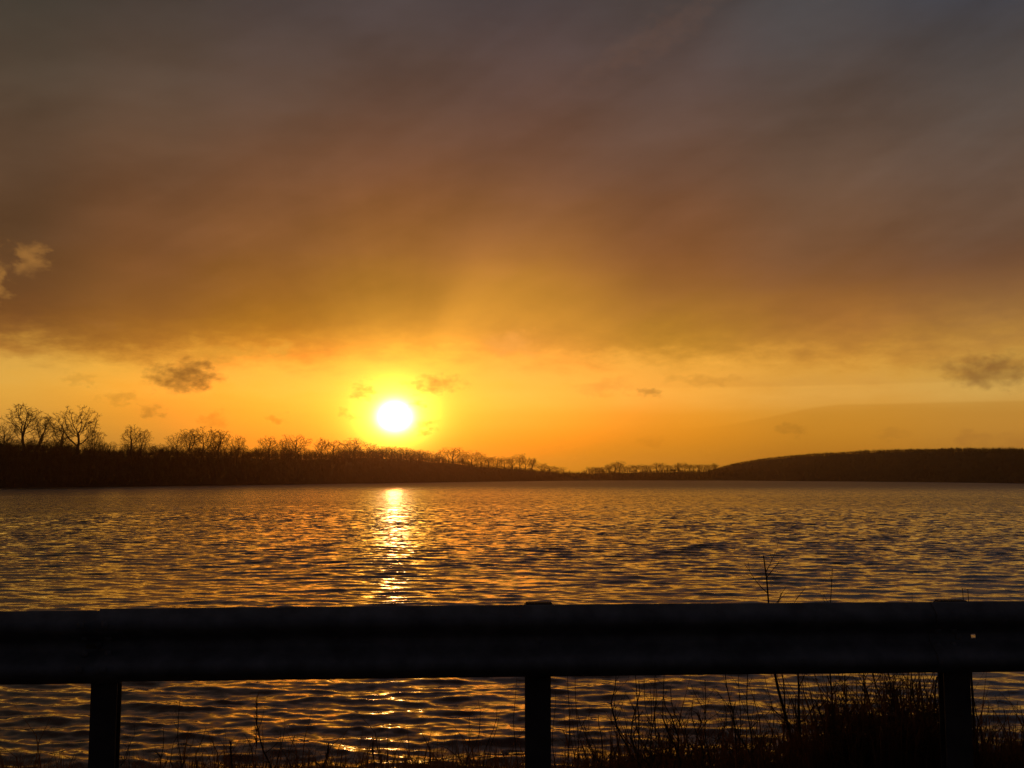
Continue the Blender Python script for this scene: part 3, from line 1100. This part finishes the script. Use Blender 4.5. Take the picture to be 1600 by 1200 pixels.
rnd = random.Random(77)
W = [  # name, root px, depth, tip px, tip py, label, options
    ('twiggy_sapling', 1236, 5.35, 1192, 868, 'branching twig that rises highest above the crash barrier on the right',
     dict(thick=0.011, branches=11, leaves=0, blen=0.30, bmin=0.58, wig=0.04)),
    ('twiggy_sapling', 1280, 5.5, 1300, 888, 'thin single twig above the barrier, right of the highest branching one',
     dict(thick=0.006, branches=4, leaves=0, blen=0.14, bmin=0.7)),
    ('dry_stalk', 1506, 5.0, 1504, 919, 'left of two short stalk tips poking over the barrier by its right post', dict(thick=0.0055, branches=0, leaves=2, wig=0.008)),
    ('dry_stalk', 1509, 5.05, 1512, 920, 'right of two short stalk tips poking over the barrier by its right post', dict(thick=0.0055, branches=0, leaves=2, wig=0.008)),
    ('dry_stalk', 1426, 5.1, 1425, 926, 'tiny tip showing over the barrier, left of its right post', dict(thick=0.003, branches=0, leaves=2)),
    ('reed', 446, 5.6, 401, 1090, 'leaning reed with drooping seed head below the barrier, left of the glitter', dict(thick=0.007, branches=3, leaves=5, seed_head=2.2, blen=0.35, wig=0.03)),
    ('dry_stalk', 447, 5.7, 445, 1120, 'thin upright stalk just right of the leaning reed', dict(thick=0.003, branches=1, leaves=1, blen=0.2)),
    ('dry_weed', 302, 5.5, 282, 1092, 'spindly weed with fine side twigs between left post and leaning reed', dict(thick=0.0045, branches=6, leaves=2, blen=0.28)),
    ('dry_stalk', 362, 5.4, 360, 1160, 'short dark stub between the spindly weed and the leaning reed', dict(thick=0.009, branches=2, leaves=5, seed_head=1.0, blen=0.2)),
    ('dry_weed', 512, 5.5, 514, 1163, 'short dark clump-like weed on the bank left under the glitter', dict(thick=0.008, branches=3, leaves=6, seed_head=0.8, blen=0.25)),
    ('dry_stalk', 583, 5.5, 582, 1160, 'short stub standing directly under the brightest glitter', dict(thick=0.007, branches=1, leaves=4, seed_head=0.8, blen=0.2)),
    ('dry_stalk', 593, 5.6, 592, 1152, 'thin short stalk right beside the stub under the brightest glitter', dict(thick=0.003, branches=0, leaves=2)),
    ('dry_stalk', 885, 5.3, 887, 1052, 'left of two tall thin stalks just right of the middle post', dict(thick=0.0042, branches=1, leaves=2, blen=0.15, wig=0.01)),
    ('dry_stalk', 899, 5.4, 899, 1050, 'right of two tall thin stalks just right of the middle post', dict(thick=0.0036, branches=1, leaves=1, blen=0.15, wig=0.01)),
    ('dry_stalk', 868, 5.5, 868, 1078, 'thin stalk close against the right side of the middle post', dict(thick=0.003, branches=1, leaves=1, blen=0.15)),
    ('dry_stalk', 806, 5.5, 808, 1060, 'thin stalk close against the left side of the middle post', dict(thick=0.003, branches=1, leaves=1, blen=0.15)),
    ('dry_stalk', 992, 5.3, 993, 1050, 'thickest straight stalk midway between middle post and forked sapling', dict(thick=0.006, branches=3, leaves=2, blen=0.2, wig=0.012)),
    ('dry_stalk', 1008, 5.4, 1024, 1050, 'slanting stalk right beside the thickest straight stalk', dict(thick=0.004, branches=2, leaves=2, blen=0.25)),
    ('sapling', 1222, 5.4, 1220, 1040, 'slim upright sapling left of the forked one', dict(thick=0.008, branches=4, leaves=2, blen=0.3)),
    ('forked_sapling', 1248, 5.25, 1244, 1030, 'thick dark forked sapling below the barrier, right of its middle', dict(thick=0.0125, branches=6, leaves=2, blen=0.4, wig=0.015)),
    ('dry_stalk', 1146, 5.3, 1132, 1048, 'dark leaning stem at the left edge of the thick stem cluster', dict(thick=0.007, branches=5, leaves=4, blen=0.35)),
    ('dry_stalk', 1160, 5.45, 1168, 1052, 'dark stem at the right of the thick stem cluster', dict(thick=0.0065, branches=5, leaves=4, blen=0.35)),
    ('dry_stalk', 1104, 5.4, 1102, 1062, 'upright stem with side twigs left of the thick stem cluster', dict(thick=0.005, branches=5, leaves=3, blen=0.3)),
    ('dry_stalk', 1566, 5.4, 1590, 1096, 'pale slanting stalk farthest right beyond the right post', dict(thick=0.0035, branches=1, leaves=2, blen=0.2)),
    ('dry_stalk', 1535, 5.35, 1552, 1105, 'pale slanting stalk nearest the right post on its right', dict(thick=0.0035, branches=1, leaves=2, blen=0.2)),
    ('dry_stalk', 1516, 5.3, 1518, 1048, 'upright stalk hugging the right side of the right post', dict(thick=0.006, branches=2, leaves=3, blen=0.2)),
]
for (nm, px, Dp, tx, ty, lab, kw) in W:
    o = make_weed(nm, px, Dp, tx, ty, rnd, **kw)
    tag(o, lab, {'reed': 'reed', 'dry_weed': 'weed', 'dry_stalk': 'stalk'}.get(nm, 'sapling'), 'dry plants on the bank')


def scatter(n, x0, x1, d0, d1, t0, t1, label, group, **kw):
    for i in range(n):
        px = rnd.uniform(x0, x1)
        top = rnd.uniform(t0, t1)
        k = dict(kw)
        k['thick'] = kw['thick'] * rnd.uniform(0.7, 1.7)
        k['wig'] = rnd.uniform(0.01, 0.07)
        o = make_weed('dry_stalk', px, rnd.uniform(d0, d1), px + rnd.gauss(0, 26), top, rnd, **k)
        tag(o, label, 'stalk', group)


scatter(64, 1290, 1465, 4.9, 6.0, 1046, 1120, 'dark stalk in the thick tangle left of the right post', 'tangle by the right post',
        thick=0.0066, branches=10, leaves=16, blen=0.42)
scatter(44, 960, 1290, 5.0, 6.2, 1050, 1145, 'thin stalk in the loose stand between middle post and right tangle', 'loose stand of stalks',
        thick=0.0042, branches=5, leaves=7, blen=0.32)
scatter(10, 868, 1000, 5.2, 6.4, 1095, 1160, 'short thin stalk on the bank right of the middle post', 'short stalks by the middle post',
        thick=0.003, branches=2, leaves=3, blen=0.3)
scatter(9, 700, 820, 5.2, 6.4, 1085, 1160, 'fine short stalk on the bank left of the middle post', 'fine stalks left of the middle post',
        thick=0.0026, branches=2, leaves=2, blen=0.3)
scatter(11, 195, 480, 5.2, 6.2, 1120, 1175, 'fine short stalk on the bank right of the left post', 'fine stalks right of the left post',
        thick=0.0028, branches=3, leaves=3, blen=0.3)
scatter(12, 1512, 1610, 5.1, 6.0, 1075, 1150, 'low stalk on the bank right of the right post', 'low stalks right of the right post',
        thick=0.0034, branches=4, leaves=5, blen=0.32)


# ------------------------------------------------------------------ haze over the lake
def build_haze():
    x0, x1, y0, y1, z0, z1 = -2500, 2500, -40, 2700, -3.0, 48.0
    V = [(x, y, z) for z in (z0, z1) for y in (y0, y1) for x in (x0, x1)]
    Fc = [(0, 2, 3, 1), (4, 5, 7, 6), (0, 1, 5, 4), (2, 6, 7, 3), (0, 4, 6, 2), (1, 3, 7, 5)]
    m = bpy.data.materials.new('haze')
    m.use_nodes = True
    nt = m.node_tree
    nt.nodes.clear()
    out = nt.nodes.new('ShaderNodeOutputMaterial')
    pv = nt.nodes.new('ShaderNodeVolumePrincipled')
    pv.inputs['Color'].default_value = (1.0, 0.74, 0.60, 1)
    pv.inputs['Density'].default_value = 0.00018
    pv.inputs['Anisotropy'].default_value = 0.88
    nt.links.new(pv.outputs[0], out.inputs['Volume'])
    o = mesh_obj('haze', V, Fc, m)
    o['kind'] = 'stuff'
    o['label'] = 'thin warm evening haze over the whole lake'
    o['category'] = 'haze'


build_haze()
